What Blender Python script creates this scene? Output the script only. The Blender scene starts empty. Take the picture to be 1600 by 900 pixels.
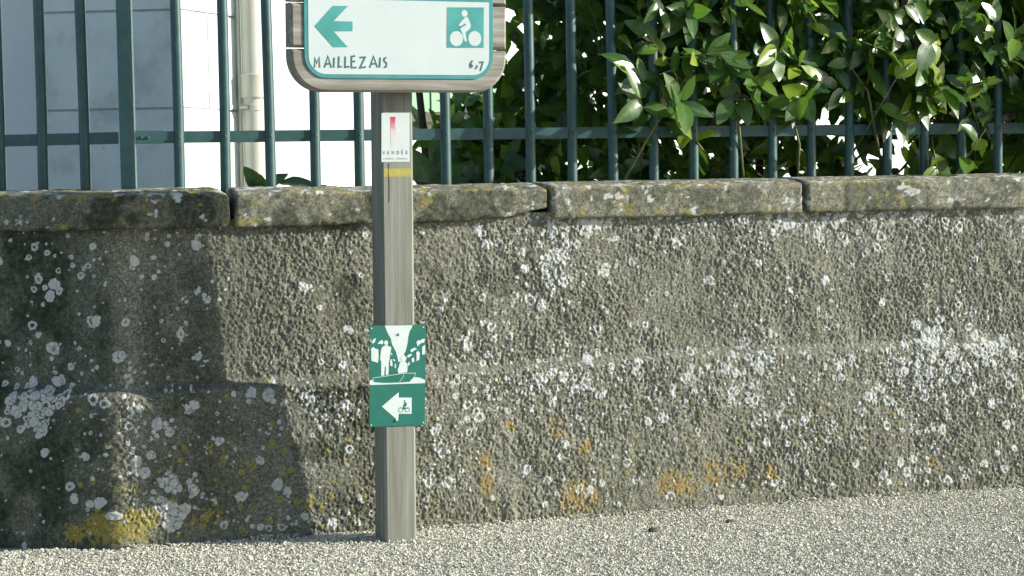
import bpy, math, random
import numpy as np
from mathutils import Vector, Matrix, Euler

random.seed(7)
rng = np.random.default_rng(7)
scene = bpy.context.scene
COL = scene.collection

# ------------------------------------------------------------------ camera
YAW, PITCH, ROLL = 0.2727, 0.0521, -0.0186
fw = np.array([math.sin(YAW) * math.cos(PITCH), math.cos(YAW) * math.cos(PITCH), -math.sin(PITCH)])
rt = np.array([math.cos(YAW), -math.sin(YAW), 0.0])
up = np.cross(rt, fw)
rt2 = rt * math.cos(ROLL) + up * math.sin(ROLL)
up2 = up * math.cos(ROLL) - rt * math.sin(ROLL)
cam_data = bpy.data.cameras.new("camera")
cam_data.sensor_width = 36.0
cam_data.lens = 36.0 * 3000.0 / 1600.0
cam_data.clip_start = 0.1
cam_data.clip_end = 2000.0
cam = bpy.data.objects.new("camera", cam_data)
COL.objects.link(cam)
cam.matrix_world = Matrix(((rt2[0], up2[0], -fw[0], -0.6813),
                           (rt2[1], up2[1], -fw[1], -5.7451),
                           (rt2[2], up2[2], -fw[2], 1.0341),
                           (0, 0, 0, 1)))
scene.camera = cam

# ------------------------------------------------------------------ light
SUN_EL = math.radians(18.5)
SUN_TAN = 3.0                        # sun stands about 72 degrees to the right of the wall's normal
az = math.atan(SUN_TAN)
to_sun = Vector((math.sin(az) * math.cos(SUN_EL), -math.cos(az) * math.cos(SUN_EL), math.sin(SUN_EL)))
world = bpy.data.worlds.new("World")
scene.world = world
world.use_nodes = True
wn = world.node_tree.nodes
bg = wn["Background"]
sky = wn.new("ShaderNodeTexSky")
sky.sky_type = 'NISHITA'
sky.sun_disc = False
sky.ozone_density = 2.0
sky.sun_elevation = SUN_EL
sky.sun_rotation = math.atan2(to_sun.x, to_sun.y)
world.node_tree.links.new(sky.outputs[0], bg.inputs[0])
bg.inputs[1].default_value = 0.12
sun_data = bpy.data.lights.new("sun", 'SUN')
sun_data.energy = 5.0
sun_data.angle = math.radians(0.5)
sun_data.color = (1.0, 0.96, 0.86)
sun = bpy.data.objects.new("sun", sun_data)
COL.objects.link(sun)
sun.rotation_euler = to_sun.to_track_quat('Z', 'Y').to_euler()
sun.location = (6, -4, 6)

scene.render.engine = 'CYCLES'
scene.view_settings.view_transform = 'Standard'
scene.view_settings.look = 'None'
scene.view_settings.gamma = 1.0
scene.view_settings.exposure = 0.68
scene.cycles.max_bounces = 6

# ------------------------------------------------------------------ numeric helpers
def sstep(a, b, x):
    t = np.clip((x - a) / (b - a), 0, 1)
    return t * t * (3 - 2 * t)

def _h(ix, iy, iz, seed):
    with np.errstate(over='ignore'):
        h = (ix.astype(np.int64) * 374761393 + iy.astype(np.int64) * 668265263 +
             iz.astype(np.int64) * 2147483647 + seed * 1274126177).astype(np.uint64)
        h = (h ^ (h >> np.uint64(13))) * np.uint64(1274126177)
        h = (h ^ (h >> np.uint64(16))) * np.uint64(2246822519)
        h = h ^ (h >> np.uint64(15))
    return (h & np.uint64(0xFFFFFF)).astype(np.float64) / 16777215.0

def vnoise2(x, y, seed=0):
    ix, iy = np.floor(x), np.floor(y)
    fx, fy = x - ix, y - iy
    fx = fx * fx * fx * (fx * (fx * 6 - 15) + 10)
    fy = fy * fy * fy * (fy * (fy * 6 - 15) + 10)
    z = np.zeros_like(ix)
    a, b = _h(ix, iy, z, seed), _h(ix + 1, iy, z, seed)
    c, d = _h(ix, iy + 1, z, seed), _h(ix + 1, iy + 1, z, seed)
    return (a + (b - a) * fx) * (1 - fy) + (c + (d - c) * fx) * fy

def fbm2(x, y, seed=0, octv=3, gain=0.5):
    s, a, n = 0.0, 1.0, 0.0
    for k in range(octv):
        s = s + a * vnoise2(x * 2 ** k + 17.3 * k, y * 2 ** k - 9.1 * k, seed + k)
        n += a
        a *= gain
    return s / n

def vnoise3(x, y, z, seed=0):
    ix, iy, iz = np.floor(x), np.floor(y), np.floor(z)
    f = [q - np.floor(q) for q in (x, y, z)]
    f = [q * q * (3 - 2 * q) for q in f]
    out = 0
    for dx in (0, 1):
        for dy in (0, 1):
            for dz in (0, 1):
                w = (f[0] if dx else 1 - f[0]) * (f[1] if dy else 1 - f[1]) * (f[2] if dz else 1 - f[2])
                out = out + w * _h(ix + dx, iy + dy, iz + dz, seed)
    return out

def worley2(x, y, seed=0):
    ix, iy = np.floor(x), np.floor(y)
    best = np.full(x.shape, 9.0)
    z = np.zeros_like(ix)
    for dx in (-1, 0, 1):
        for dy in (-1, 0, 1):
            cx, cy = ix + dx, iy + dy
            px = cx + _h(cx, cy, z, seed)
            py = cy + _h(cx, cy, z, seed + 91)
            best = np.minimum(best, (x - px) ** 2 + (y - py) ** 2)
    return np.sqrt(best)

def smooth01(a, k):
    for _ in range(k):
        a = a.copy()
        a[1:-1] = (a[:-2] + 2 * a[1:-1] + a[2:]) / 4
    return a

# ------------------------------------------------------------------ object helpers
def set_tag(o, label=None, cat=None, group=None, kind=None):
    if label: o["label"] = label
    if cat: o["category"] = cat
    if group: o["group"] = group
    if kind: o["kind"] = kind
    return o

def link(name, mesh, parent=None, loc=None, rot=None):
    o = bpy.data.objects.new(name, mesh)
    COL.objects.link(o)
    if parent: o.parent = parent
    if loc is not None: o.location = loc
    if rot is not None: o.rotation_euler = rot
    return o

def empty(name, loc=(0, 0, 0), rot=(0, 0, 0)):
    o = bpy.data.objects.new(name, None)
    o.empty_display_size = 0.1
    COL.objects.link(o)
    o.location = loc
    o.rotation_euler = rot
    return o

def np_mesh(name, verts, faces, mat=None, smooth=False, attrs=None):
    """verts (n,3); faces: (m,k) int array of equal-length polygons."""
    me = bpy.data.meshes.new(name)
    verts = np.asarray(verts, np.float32)
    faces = np.asarray(faces, np.int32)
    m, k = faces.shape
    me.vertices.add(len(verts))
    me.vertices.foreach_set("co", verts.ravel())
    me.loops.add(m * k)
    me.loops.foreach_set("vertex_index", faces.ravel())
    me.polygons.add(m)
    me.polygons.foreach_set("loop_start", np.arange(0, m * k, k, dtype=np.int32))
    me.polygons.foreach_set("loop_total", np.full(m, k, np.int32))
    me.polygons.foreach_set("use_smooth", np.full(m, bool(smooth)))
    me.update(calc_edges=True)
    for an, av in (attrs or {}).items():
        at = me.attributes.new(an, 'FLOAT', 'POINT')
        at.data.foreach_set("value", np.asarray(av, np.float32).ravel())
    if mat: me.materials.append(mat)
    return me

class MB:
    """collects simple shapes and builds them as one mesh"""
    def __init__(self):
        self.v, self.f = [], []
    def add(self, vs, fs):
        b = len(self.v)
        self.v += [tuple(p) for p in vs]
        self.f += [tuple(i + b for i in f) for f in fs]
        return self
    def box(self, x0, x1, y0, y1, z0, z1):
        vs = [(x0, y0, z0), (x1, y0, z0), (x1, y1, z0), (x0, y1, z0), (x0, y0, z1), (x1, y0, z1), (x1, y1, z1), (x0, y1, z1)]
        return self.add(vs, [(3, 2, 1, 0), (4, 5, 6, 7), (0, 1, 5, 4), (1, 2, 6, 5), (2, 3, 7, 6), (3, 0, 4, 7)])
    def tube(self, pts, radii, n=10, caps=True):
        pts = [Vector(p) for p in pts]
        vs, fs = [], []
        t0 = (pts[1] - pts[0]).normalized()
        u = t0.orthogonal().normalized()
        for i, p in enumerate(pts):
            t = (pts[min(i + 1, len(pts) - 1)] - pts[max(i - 1, 0)]).normalized()
            u = (u - t * u.dot(t)).normalized()
            w = t.cross(u)
            for k in range(n):
                a = 2 * math.pi * k / n
                vs.append(p + (u * math.cos(a) + w * math.sin(a)) * radii[i])
        for i in range(len(pts) - 1):
            for k in range(n):
                a, b = i * n + k, i * n + (k + 1) % n
                fs.append((a, b, b + n, a + n))
        if caps:
            fs.append(tuple(range(n - 1, -1, -1)))
            fs.append(tuple((len(pts) - 1) * n + k for k in range(n)))
        return self.add(vs, fs)
    def prism_y(self, poly, y0, y1, bev=0.0):
        """poly (x,z) anticlockwise seen from -y; front at y0 < y1; optional front bevel"""
        n = len(poly)
        ar = sum(poly[i][0] * poly[(i + 1) % n][1] - poly[(i + 1) % n][0] * poly[i][1] for i in range(n))
        if ar < 0: poly = poly[::-1]
        rings = []
        if bev > 0:
            ins = []
            for i in range(n):
                p, q, r = Vector(poly[i - 1]), Vector(poly[i]), Vector(poly[(i + 1) % n])
                e1, e2 = (q - p).normalized(), (r - q).normalized()
                n1, n2 = Vector((-e1.y, e1.x)), Vector((-e2.y, e2.x))
                m = (n1 + n2) / max(0.3, 1 + n1.dot(n2))
                ins.append((q.x + m.x * bev, q.y + m.y * bev))
            rings.append([(x, y0, z) for x, z in ins])
            rings.append([(x, y0 + bev, z) for x, z in poly])
        else:
            rings.append([(x, y0, z) for x, z in poly])
        rings.append([(x, y1, z) for x, z in poly])
        vs = [p for r in rings for p in r]
        fs = [tuple(range(n))]
        for k in range(len(rings) - 1):
            for i in range(n):
                j = (i + 1) % n
                fs.append((k * n + j, k * n + i, (k + 1) * n + i, (k + 1) * n + j))
        fs.append(tuple((len(rings) - 1) * n + i for i in range(n - 1, -1, -1)))
        return self.add(vs, fs)
    def prism_z(self, poly, z0, z1):
        n = len(poly)
        ar = sum(poly[i][0] * poly[(i + 1) % n][1] - poly[(i + 1) % n][0] * poly[i][1] for i in range(n))
        if ar < 0: poly = poly[::-1]
        vs = [(x, y, z0) for x, y in poly] + [(x, y, z1) for x, y in poly]
        fs = [tuple(range(n - 1, -1, -1)), tuple(range(n, 2 * n))]
        fs += [(i, (i + 1) % n, n + (i + 1) % n, n + i) for i in range(n)]
        return self.add(vs, fs)
    def mesh(self, name, mat=None, smooth=False):
        me = bpy.data.meshes.new(name)
        me.from_pydata(self.v, [], self.f)
        me.update()
        if smooth:
            me.polygons.foreach_set("use_smooth", np.ones(len(me.polygons), bool))
        if mat: me.materials.append(mat)
        return me
    def build(self, name, mat, parent=None, smooth=False, loc=None, rot=None):
        return link(name, self.mesh(name, mat, smooth), parent, loc, rot)

def smooth_by_angle(o, deg=35):
    me = o.data
    me.polygons.foreach_set("use_smooth", np.ones(len(me.polygons), bool))
    me.set_sharp_from_angle(angle=math.radians(deg))

# ------------------------------------------------------------------ material helpers
class NT:
    def __init__(self, name):
        self.m = bpy.data.materials.new(name)
        self.m.use_nodes = True
        self.t = self.m.node_tree
        self.p = self.t.nodes["Principled BSDF"]
        self.out = self.t.nodes["Material Output"]
        self.tc = self.t.nodes.new("ShaderNodeTexCoord").outputs["Object"]
    def n(self, kind, **kw):
        nd = self.t.nodes.new(kind)
        for k, v in kw.items(): setattr(nd, k, v)
        return nd
    def l(self, a, b): self.t.links.new(a, b)
    def attr(self, name):
        return self.n("ShaderNodeAttribute", attribute_name=name).outputs["Fac"]
    def scaled(self, s):
        mp = self.n("ShaderNodeMapping")
        mp.inputs["Scale"].default_value = s
        self.l(self.tc, mp.inputs[0])
        return mp.outputs[0]
    def noise(self, scale, detail=3, rough=0.55, vec=None):
        nd = self.n("ShaderNodeTexNoise")
        nd.inputs["Scale"].default_value = scale
        nd.inputs["Detail"].default_value = detail
        nd.inputs["Roughness"].default_value = rough
        self.l(vec if vec is not None else self.tc, nd.inputs["Vector"])
        return nd.outputs["Fac"]
    def ramp(self, fac, stops):
        r = self.n("ShaderNodeValToRGB")
        el = r.color_ramp.elements
        while len(el) < len(stops): el.new(0.5)
        for e, (pos, c) in zip(el, stops):
            e.position = pos
            e.color = (*c, 1) if len(c) == 3 else c
        self.l(fac, r.inputs[0])
        return r.outputs[0]
    def mix(self, fac, a, b):
        m = self.n("ShaderNodeMix", data_type='RGBA')
        for i, v in ((0, fac), (6, a), (7, b)):
            if isinstance(v, (int, float)): m.inputs[i].default_value = v
            elif isinstance(v, tuple): m.inputs[i].default_value = (*v, 1)
            else: self.l(v, m.inputs[i])
        return m.outputs[2]
    def math(self, op, a, b=0.0):
        m = self.n("ShaderNodeMath", operation=op)
        for i, v in ((0, a), (1, b)):
            if isinstance(v, (int, float)): m.inputs[i].default_value = v
            else: self.l(v, m.inputs[i])
        return m.outputs[0]
    def maprange(self, v, a, b, c=0.0, d=1.0):
        m = self.n("ShaderNodeMapRange")
        self.l(v, m.inputs[0])
        for i, q in enumerate((a, b, c, d)): m.inputs[i + 1].default_value = q
        return m.outputs[0]
    def color(self, c):
        if isinstance(c, tuple): self.p.inputs["Base Color"].default_value = (*c, 1)
        else: self.l(c, self.p.inputs["Base Color"])
    def rough(self, r):
        if isinstance(r, (int, float)): self.p.inputs["Roughness"].default_value = r
        else: self.l(r, self.p.inputs["Roughness"])
    def bump(self, h, strength=0.3, dist=0.002):
        b = self.n("ShaderNodeBump")
        b.inputs["Strength"].default_value = strength
        b.inputs["Distance"].default_value = dist
        self.l(h, b.inputs["Height"])
        self.l(b.outputs[0], self.p.inputs["Normal"])

def paint(name, c, rough=0.4, var=0.12):
    m = NT(name)
    f = m.noise(14, 4)
    lo = tuple(x * (1 - var) for x in c)
    hi = tuple(min(1, x * (1 + var)) for x in c)
    m.color(m.mix(f, lo, hi))
    m.rough(rough)
    return m.m

# ------------------------------------------------------------------ materials
def wall_material(name, coping=False):
    m = NT(name)
    n1 = m.noise(7, 5, 0.6)
    n2 = m.noise(60, 4, 0.65)
    n3 = m.noise(320, 2, 0.6)
    if coping:
        base = m.ramp(n1, [(0.3, (0.18, 0.178, 0.128)), (0.5, (0.27, 0.266, 0.20)), (0.7, (0.34, 0.335, 0.265))])
    else:
        base = m.ramp(n1, [(0.3, (0.172, 0.170, 0.128)), (0.5, (0.24, 0.237, 0.186)), (0.7, (0.305, 0.302, 0.25))])
    n4 = m.noise(150, 3, 0.65)
    base = m.mix(m.maprange(n2, 0.42, 0.66, 0, 0.7), base, (0.105, 0.105, 0.068))
    base = m.mix(m.maprange(n4, 0.53, 0.63, 0, 0.6 if coping else 0.75), base, (0.44, 0.44, 0.36))
    base = m.mix(m.maprange(n4, 0.47, 0.37, 0, 0.75), base, (0.070, 0.072, 0.052))
    base = m.mix(m.maprange(n3, 0.56, 0.70, 0, 0.55), base, (0.45, 0.45, 0.38))
    base = m.mix(m.math('MULTIPLY', m.attr("moss_shade"), m.maprange(n2, 0.3, 0.6, 0.7, 1.0)), base, (0.030, 0.040, 0.024))
    n5 = m.noise(95, 5, 0.75)
    def broken(name, lo=0.52, hi=0.66, k=1.0):
        a = m.attr(name)
        return m.math('MULTIPLY', m.maprange(m.math('ADD', m.math('MULTIPLY', a, 0.55), m.math('MULTIPLY', n5, 0.75)), lo, hi), m.maprange(a, 0.02, 0.2, 0, k))
    yl = m.ramp(n4, [(0.35, (0.21, 0.19, 0.045)), (0.65, (0.42, 0.34, 0.07))])
    base = m.mix(broken("yellow", 0.64, 0.84, 0.85), base, yl)
    orr = m.ramp(n4, [(0.35, (0.22, 0.17, 0.07)), (0.65, (0.40, 0.285, 0.085))])
    base = m.mix(broken("orange", 0.66, 0.88, 0.8), base, orr)
    wh = m.ramp(n4, [(0.3, (0.40, 0.42, 0.39)), (0.7, (0.66, 0.68, 0.65))])
    base = m.mix(broken("white", 0.50, 0.74, 0.95), base, wh)
    m.color(base)
    m.rough(0.95)
    m.p.inputs["Specular IOR Level"].default_value = 0.15
    m.bump(m.noise(240, 4, 0.75), 0.8, 0.003)
    return m.m

MAT_WALL = wall_material("roughcast_plaster")
MAT_COPING = wall_material("coping_limestone", True)

m = NT("gravel_grain")
g = m.attr("tint")
m.color(m.ramp(g, [(0.0, (0.20, 0.19, 0.15)), (0.15, (0.46, 0.44, 0.345)), (0.5, (0.57, 0.55, 0.44)), (0.85, (0.64, 0.625, 0.51)), (1.0, (0.72, 0.71, 0.61))]))
m.rough(0.85)
MAT_GRAIN = m.m

m = NT("ground_grit")
v = m.n("ShaderNodeTexVoronoi"); v.inputs["Scale"].default_value = 130
m.l(m.tc, v.inputs["Vector"])
sep = m.n("ShaderNodeSeparateColor"); m.l(v.outputs["Color"], sep.inputs[0])
c = m.ramp(sep.outputs[0], [(0.0, (0.10, 0.095, 0.08)), (0.35, (0.34, 0.32, 0.26)), (0.8, (0.55, 0.53, 0.45)), (1.0, (0.72, 0.70, 0.62))])
c = m.mix(m.maprange(m.noise(1.3, 4), 0.35, 0.7, 0, 0.35), c, (0.33, 0.31, 0.26))
m.color(c); m.rough(0.9)
m.bump(v.outputs["Distance"], 0.6, 0.004)
MAT_GROUND = m.m

m = NT("weathered_timber")
vec = m.scaled((60, 60, 2.2))
g1 = m.noise(1.0, 6, 0.65, vec)
g2 = m.noise(3.0, 3)
c = m.ramp(g1, [(0.3, (0.105, 0.11, 0.09)), (0.5, (0.195, 0.205, 0.175)), (0.72, (0.285, 0.295, 0.26))])
c = m.mix(m.maprange(g2, 0.4, 0.7, 0, 0.4), c, (0.20, 0.21, 0.15))
m.color(c); m.rough(0.85); m.bump(g1, 0.35, 0.002)
MAT_POST = m.m

m = NT("weathered_plank")
vec = m.scaled((3.0, 50, 55))
g1 = m.noise(1.0, 6, 0.7, vec)
c = m.ramp(g1, [(0.28, (0.10, 0.092, 0.075)), (0.5, (0.23, 0.222, 0.19)), (0.72, (0.40, 0.395, 0.36))])
m.color(m.mix(m.maprange(m.noise(9, 4), 0.45, 0.7, 0, 0.5), c, (0.20, 0.19, 0.13)))
m.rough(0.85); m.bump(g1, 0.4, 0.002)
MAT_PLANK = m.m

def print_mat(name, a, b, scale=40, rough=0.45):
    m = NT(name)
    m.color(m.mix(m.maprange(m.noise(scale, 3), 0.35, 0.65), a, b))
    m.rough(rough)
    return m.m
MAT_TEAL = print_mat("teal_sign_enamel", (0.03, 0.21, 0.215), (0.05, 0.26, 0.26), 18)
MAT_TEAL_FADED = print_mat("faded_teal_print", (0.035, 0.24, 0.225), (0.06, 0.31, 0.285), 14)
MAT_SIGN_WHITE = print_mat("sign_white", (0.47, 0.545, 0.54), (0.51, 0.585, 0.58), 6)
MAT_LETTER = print_mat("dark_teal_lettering", (0.03, 0.11, 0.10), (0.04, 0.14, 0.13), 60)
MAT_GREEN = print_mat("waymarker_green", (0.006, 0.125, 0.095), (0.010, 0.145, 0.108), 25)
MAT_MARK_WHITE = print_mat("waymarker_white", (0.53, 0.60, 0.585), (0.57, 0.64, 0.625), 20)
MAT_STICKER = print_mat("sticker_white", (0.49, 0.55, 0.545), (0.53, 0.585, 0.58), 30)
MAT_GREY_INK = print_mat("grey_ink", (0.06, 0.08, 0.09), (0.09, 0.11, 0.12), 90)
MAT_PALE_INK = print_mat("pale_ink", (0.20, 0.24, 0.25), (0.28, 0.32, 0.33), 90)
MAT_YELLOW = print_mat("yellow_band_paint", (0.30, 0.26, 0.045), (0.38, 0.33, 0.07), 50, 0.6)
MAT_SCREW = paint("zinc_screw", (0.35, 0.36, 0.36), 0.35)
MAT_SCREW.node_tree.nodes["Principled BSDF"].inputs["Metallic"].default_value = 0.8

m = NT("faded_red_print")
zc = m.n("ShaderNodeSeparateXYZ"); m.l(m.tc, zc.inputs[0])
f = m.maprange(zc.outputs[2], 1.160, 1.246)
f = m.math('ADD', f, m.math('MULTIPLY', m.math('SUBTRACT', m.noise(220, 3), 0.5), 0.35))
m.color(m.ramp(f, [(0.1, (0.50, 0.53, 0.52)), (0.5, (0.54, 0.46, 0.46)), (0.68, (0.52, 0.22, 0.26)), (0.95, (0.42, 0.03, 0.08))]))
m.rough(0.5)
MAT_RED = m.m

m = NT("green_railing_paint")
f = m.noise(25, 5, 0.6)
c = m.mix(m.maprange(f, 0.35, 0.7), (0.022, 0.070, 0.074), (0.038, 0.105, 0.105))
c = m.mix(m.maprange(m.noise(90, 4, 0.7), 0.64, 0.70), c, (0.095, 0.062, 0.035))
m.color(c); m.rough(0.42)
MAT_RAIL = m.m

m = NT("facade_plaster")
m.color(m.mix(m.maprange(m.noise(2.5, 5), 0.3, 0.7), (0.63, 0.68, 0.665), (0.72, 0.765, 0.745)))
m.rough(0.9)
MAT_FACADE = m.m

m = NT("dressed_limestone")
f = m.noise(5.5, 6, 0.62)
c = m.ramp(f, [(0.3, (0.48, 0.53, 0.51)), (0.48, (0.63, 0.70, 0.68)), (0.7, (0.70, 0.77, 0.75))])
c = m.mix(m.maprange(m.noise(26, 3, 0.6), 0.66, 0.76, 0, 0.5), c, (0.30, 0.31, 0.30))
m.color(c); m.rough(0.9); m.bump(m.noise(40, 5), 0.25, 0.004)
MAT_BLOCK = m.m
MAT_MORTAR = paint("lime_mortar", (0.50, 0.52, 0.49), 0.95, 0.25)
MAT_PIPE = paint("cream_pipe_paint", (0.50, 0.49, 0.42), 0.55, 0.1)
MAT_SHUTTER = paint("pale_green_shutter_paint", (0.15, 0.30, 0.185), 0.5, 0.06)
MAT_ROOF = paint("clay_tile", (0.36, 0.17, 0.10), 0.85, 0.3)
MAT_BROWN = paint("brown_sill", (0.055, 0.05, 0.03), 0.7, 0.2)

def leaf_material():
    m = NT("laurel_leaf")
    t = m.attr("tint")
    c = m.ramp(t, [(0.0, (0.028, 0.070, 0.020)), (0.45, (0.055, 0.130, 0.028)), (0.75, (0.13, 0.24, 0.030)), (1.0, (0.32, 0.42, 0.04))])
    mid = m.math("POWER", m.attr("mid"), 5.0)
    c = m.mix(m.math('MULTIPLY', mid, 0.35), c, (0.22, 0.36, 0.12))
    m.color(c)
    m.rough(m.maprange(m.noise(30, 3), 0.3, 0.7, 0.20, 0.38))
    m.p.inputs["Specular IOR Level"].default_value = 0.8
    tr = m.n("ShaderNodeBsdfTranslucent")
    m.l(m.ramp(t, [(0.0, (0.05, 0.13, 0.01)), (0.6, (0.14, 0.30, 0.02)), (1.0, (0.30, 0.46, 0.03))]), tr.inputs[0])
    mx = m.n("ShaderNodeMixShader")
    mx.inputs[0].default_value = 0.38
    m.l(m.p.outputs[0], mx.inputs[1])
    m.l(tr.outputs[0], mx.inputs[2])
    m.l(mx.outputs[0], m.out.inputs[0])
    m.bump(m.noise(70, 2), 0.12, 0.003)
    return m.m
MAT_LEAF = leaf_material()
MAT_TWIG = paint("twig_bark", (0.12, 0.13, 0.05), 0.7, 0.3)
MAT_BARK = paint("laurel_bark", (0.07, 0.055, 0.035), 0.85, 0.3)
MAT_PEBBLE = paint("dark_pebble", (0.035, 0.035, 0.035), 0.8, 0.3)

# ------------------------------------------------------------------ ground
gm = MB().add([(-400, -400, -0.006), (400, -400, -0.006), (400, 400, -0.006), (-400, 400, -0.006)], [(0, 1, 2, 3)])
set_tag(gm.build("ground", MAT_GROUND), kind="structure")

# loose surface dressing: grains as real geometry in the strip in view
def make_gravel():
    n = 175000
    x = rng.uniform(-1.3, 3.5, n)
    y = rng.uniform(-1.55, 0.02, n)
    keep = (y > -0.62 - 0.40 * (x + 0.64)) & ~((x < -0.28) & (y > -0.10 + (-0.28 - x) * 0.52))
    x, y = x[keep], y[keep]
    n = len(x)
    size = rng.gamma(7, 0.00040, n).clip(0.0013, 0.0065)
    big = rng.uniform(0, 1, n) < 0.012
    size = np.where(big, rng.uniform(0.005, 0.0085, n), size)
    octa = np.array([(1, 0, 0), (0, 1, 0), (-1, 0, 0), (0, -1, 0), (0, 0, 1), (0, 0, -1)], float)
    fc = np.array([(0, 1, 4), (1, 2, 4), (2, 3, 4), (3, 0, 4), (1, 0, 5), (2, 1, 5), (3, 2, 5), (0, 3, 5)])
    V = octa[None] * rng.uniform(0.65, 1.25, (n, 6, 1)) + rng.normal(0, 0.14, (n, 6, 3))
    V *= size[:, None, None]
    V[:, :, 2] *= 0.72
    a = rng.uniform(0, 2 * np.pi, n)
    c, s = np.cos(a)[:, None], np.sin(a)[:, None]
    tl = rng.normal(0, 0.5, (n, 1))
    X = V[:, :, 0] * c - V[:, :, 1] * s
    Y = V[:, :, 0] * s + V[:, :, 1] * c
    Z = V[:, :, 2] + X * np.tan(np.clip(tl, -0.8, 0.8)) * 0.6
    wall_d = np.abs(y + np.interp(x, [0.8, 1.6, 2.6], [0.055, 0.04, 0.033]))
    bed = 0.004 * (fbm2(x * 6, y * 6, 5, 3) - 0.5) + 0.026 * np.exp(-wall_d / 0.022) * np.clip(fbm2(x * 7, y * 0 + 3, 6, 4) - 0.36, 0, 1) * (x > -0.3)
    V = np.stack([X + x[:, None], Y + y[:, None], Z + (size * 0.35 + bed + rng.uniform(-0.001, 0.002, n))[:, None]], -1)
    F = (np.arange(n)[:, None, None] * 6 + fc[None]).reshape(-1, 3)
    patch = 0.6 * fbm2(x * 3, y * 5, 33, 3) + 0.4 * fbm2(x * 14, y * 20, 34, 2)
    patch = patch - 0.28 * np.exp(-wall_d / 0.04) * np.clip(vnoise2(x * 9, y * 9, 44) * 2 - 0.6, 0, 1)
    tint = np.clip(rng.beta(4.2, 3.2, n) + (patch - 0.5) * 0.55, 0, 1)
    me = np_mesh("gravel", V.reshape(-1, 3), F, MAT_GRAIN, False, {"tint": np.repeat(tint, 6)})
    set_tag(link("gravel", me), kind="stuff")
make_gravel()

# ------------------------------------------------------------------ garden wall
NL = np.array([-0.463, -0.886])          # outward normal of the part left of the bend
TL = np.array([-0.886, 0.463])
CORNER = np.array([-0.300, 0.0])

def path_eval(s, r=0.020):
    """plan position and outward normal along the wall; s = 0 at the bend, + to the right"""
    ang = math.atan2(0.463, 0.886)
    ss = np.linspace(-8, 12, 40001)
    k = sstep(-r, r, ss)
    th = -ang * (1 - k)
    tx, ty = np.cos(th), np.sin(th)
    d = ss[1] - ss[0]
    px = np.concatenate([[0], np.cumsum((tx[1:] + tx[:-1]) / 2 * d)])
    py = np.concatenate([[0], np.cumsum((ty[1:] + ty[:-1]) / 2 * d)])
    i0 = np.searchsorted(ss, 2.0)
    px += (CORNER[0] + 2.0) - px[i0]
    py -= py[i0]
    P = np.stack([np.interp(s, ss, px), np.interp(s, ss, py)], -1)
    t = np.interp(s, ss, th)
    N = np.stack([np.sin(t), -np.cos(t)], -1)
    return P, N

wall = empty("garden_wall", (CORNER[0], CORNER[1], 0))
set_tag(wall, "low roughcast garden wall spotted with white lichen, stone coping on top, bending at its left end", "wall")
W_ORG = np.array([CORNER[0], CORNER[1], 0.0])

def ledge_height(s):
    return np.interp(s, [-1, 0, 0.36, 0.9, 1.94, 3, 12], [0.475, 0.455, 0.462, 0.475, 0.494, 0.495, 0.5])

def wall_offset(s, z, fine=True):
    lz = ledge_height(s) + 0.016 * (fbm2(s * 9, z * 0 + 1, 71, 3) - 0.5)
    step = np.interp(s, [-1, 0.9, 1.6, 2.6, 12], [0.05, 0.05, 0.034, 0.028, 0.03])
    o = step * (1 - sstep(-0.016, 0.020, z - lz))
    o = o + 0.013 * (fbm2(s * 5, z * 5, 3, 3) - 0.5)
    if fine:
        # roughcast: thrown lumps, coarse and fine, slightly stretched downwards
        w = worley2(s * 118 + 0.6 * vnoise2(s * 50, z * 50, 8), z * 86, 11)
        lump = np.sqrt(np.clip(1 - w * w * 1.35, 0, 1))
        am = np.interp(fbm2(s * 6, z * 6, 21, 4), [0.3, 0.60], [0.55, 1.08])
        rough = 0.0040 * lump + 0.0084 * (fbm2(s * 150, z * 108, 12, 2, 0.65) - 0.5) + 0.006 * (fbm2(s * 36, z * 27, 15, 2) - 0.5)
        left = np.interp(s, [-0.02, 0.03], [0.45, 1.0])
        o = o + 0.88 * rough * am * left
    return o

def blob_mask(s, z, blobs, seed):
    out = np.zeros_like(s)
    nz = 0.45 * fbm2(s * 30, z * 24, seed, 3) + 0.55 * fbm2(s * 120, z * 100, seed + 5, 2)
    for (bs, bz, rs, rz, amp) in blobs:
        d = ((s - bs) / rs) ** 2 + ((z - bz) / rz) ** 2
        out = np.maximum(out, amp * np.exp(-d * 1.2))
    return sstep(0.46, 0.70, out * 0.50 + nz * 0.62) * np.clip(out * 1.8, 0, 1)

def stamp_rosettes(arr_list, S, Z, ds, dz, s0, z0, specs):
    """specs: (kind index, s, z, radius, ring)"""
    H, W = S.shape
    for kind, cs, cz, r, ring, ph in specs:
        R = r * 1.45
        i0, i1 = max(0, int((cs - R - s0) / ds)), min(W, int((cs + R - s0) / ds) + 2)
        j0, j1 = max(0, int((cz - R - z0) / dz)), min(H, int((cz + R - z0) / dz) + 2)
        if i1 <= i0 or j1 <= j0: continue
        a, b = S[j0:j1, i0:i1] - cs, Z[j0:j1, i0:i1] - cz
        th = np.arctan2(b, a)
        rr = np.hypot(a, b) / (r * (1 + 0.09 * np.sin(2 * th + ph) + 0.06 * np.sin(3 * th + 2.1 * ph) + 0.05 * np.sin(7 * th + ph * 3)))
        edge = 1 - sstep(0.85, 1.08, rr)
        outer = 1 - sstep(1.05, 1.3, rr)
        if ring > 0:
            edge = edge * (1 - ring * (1 - sstep(0.34, 0.62, rr)))
        arr_list[kind][j0:j1, i0:i1] = arr_list[kind][j0:j1, i0:i1] * (1 - 0.75 * outer) + edge * np.clip(1.1 - 0.75 * outer * 0, 0, 1)

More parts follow.
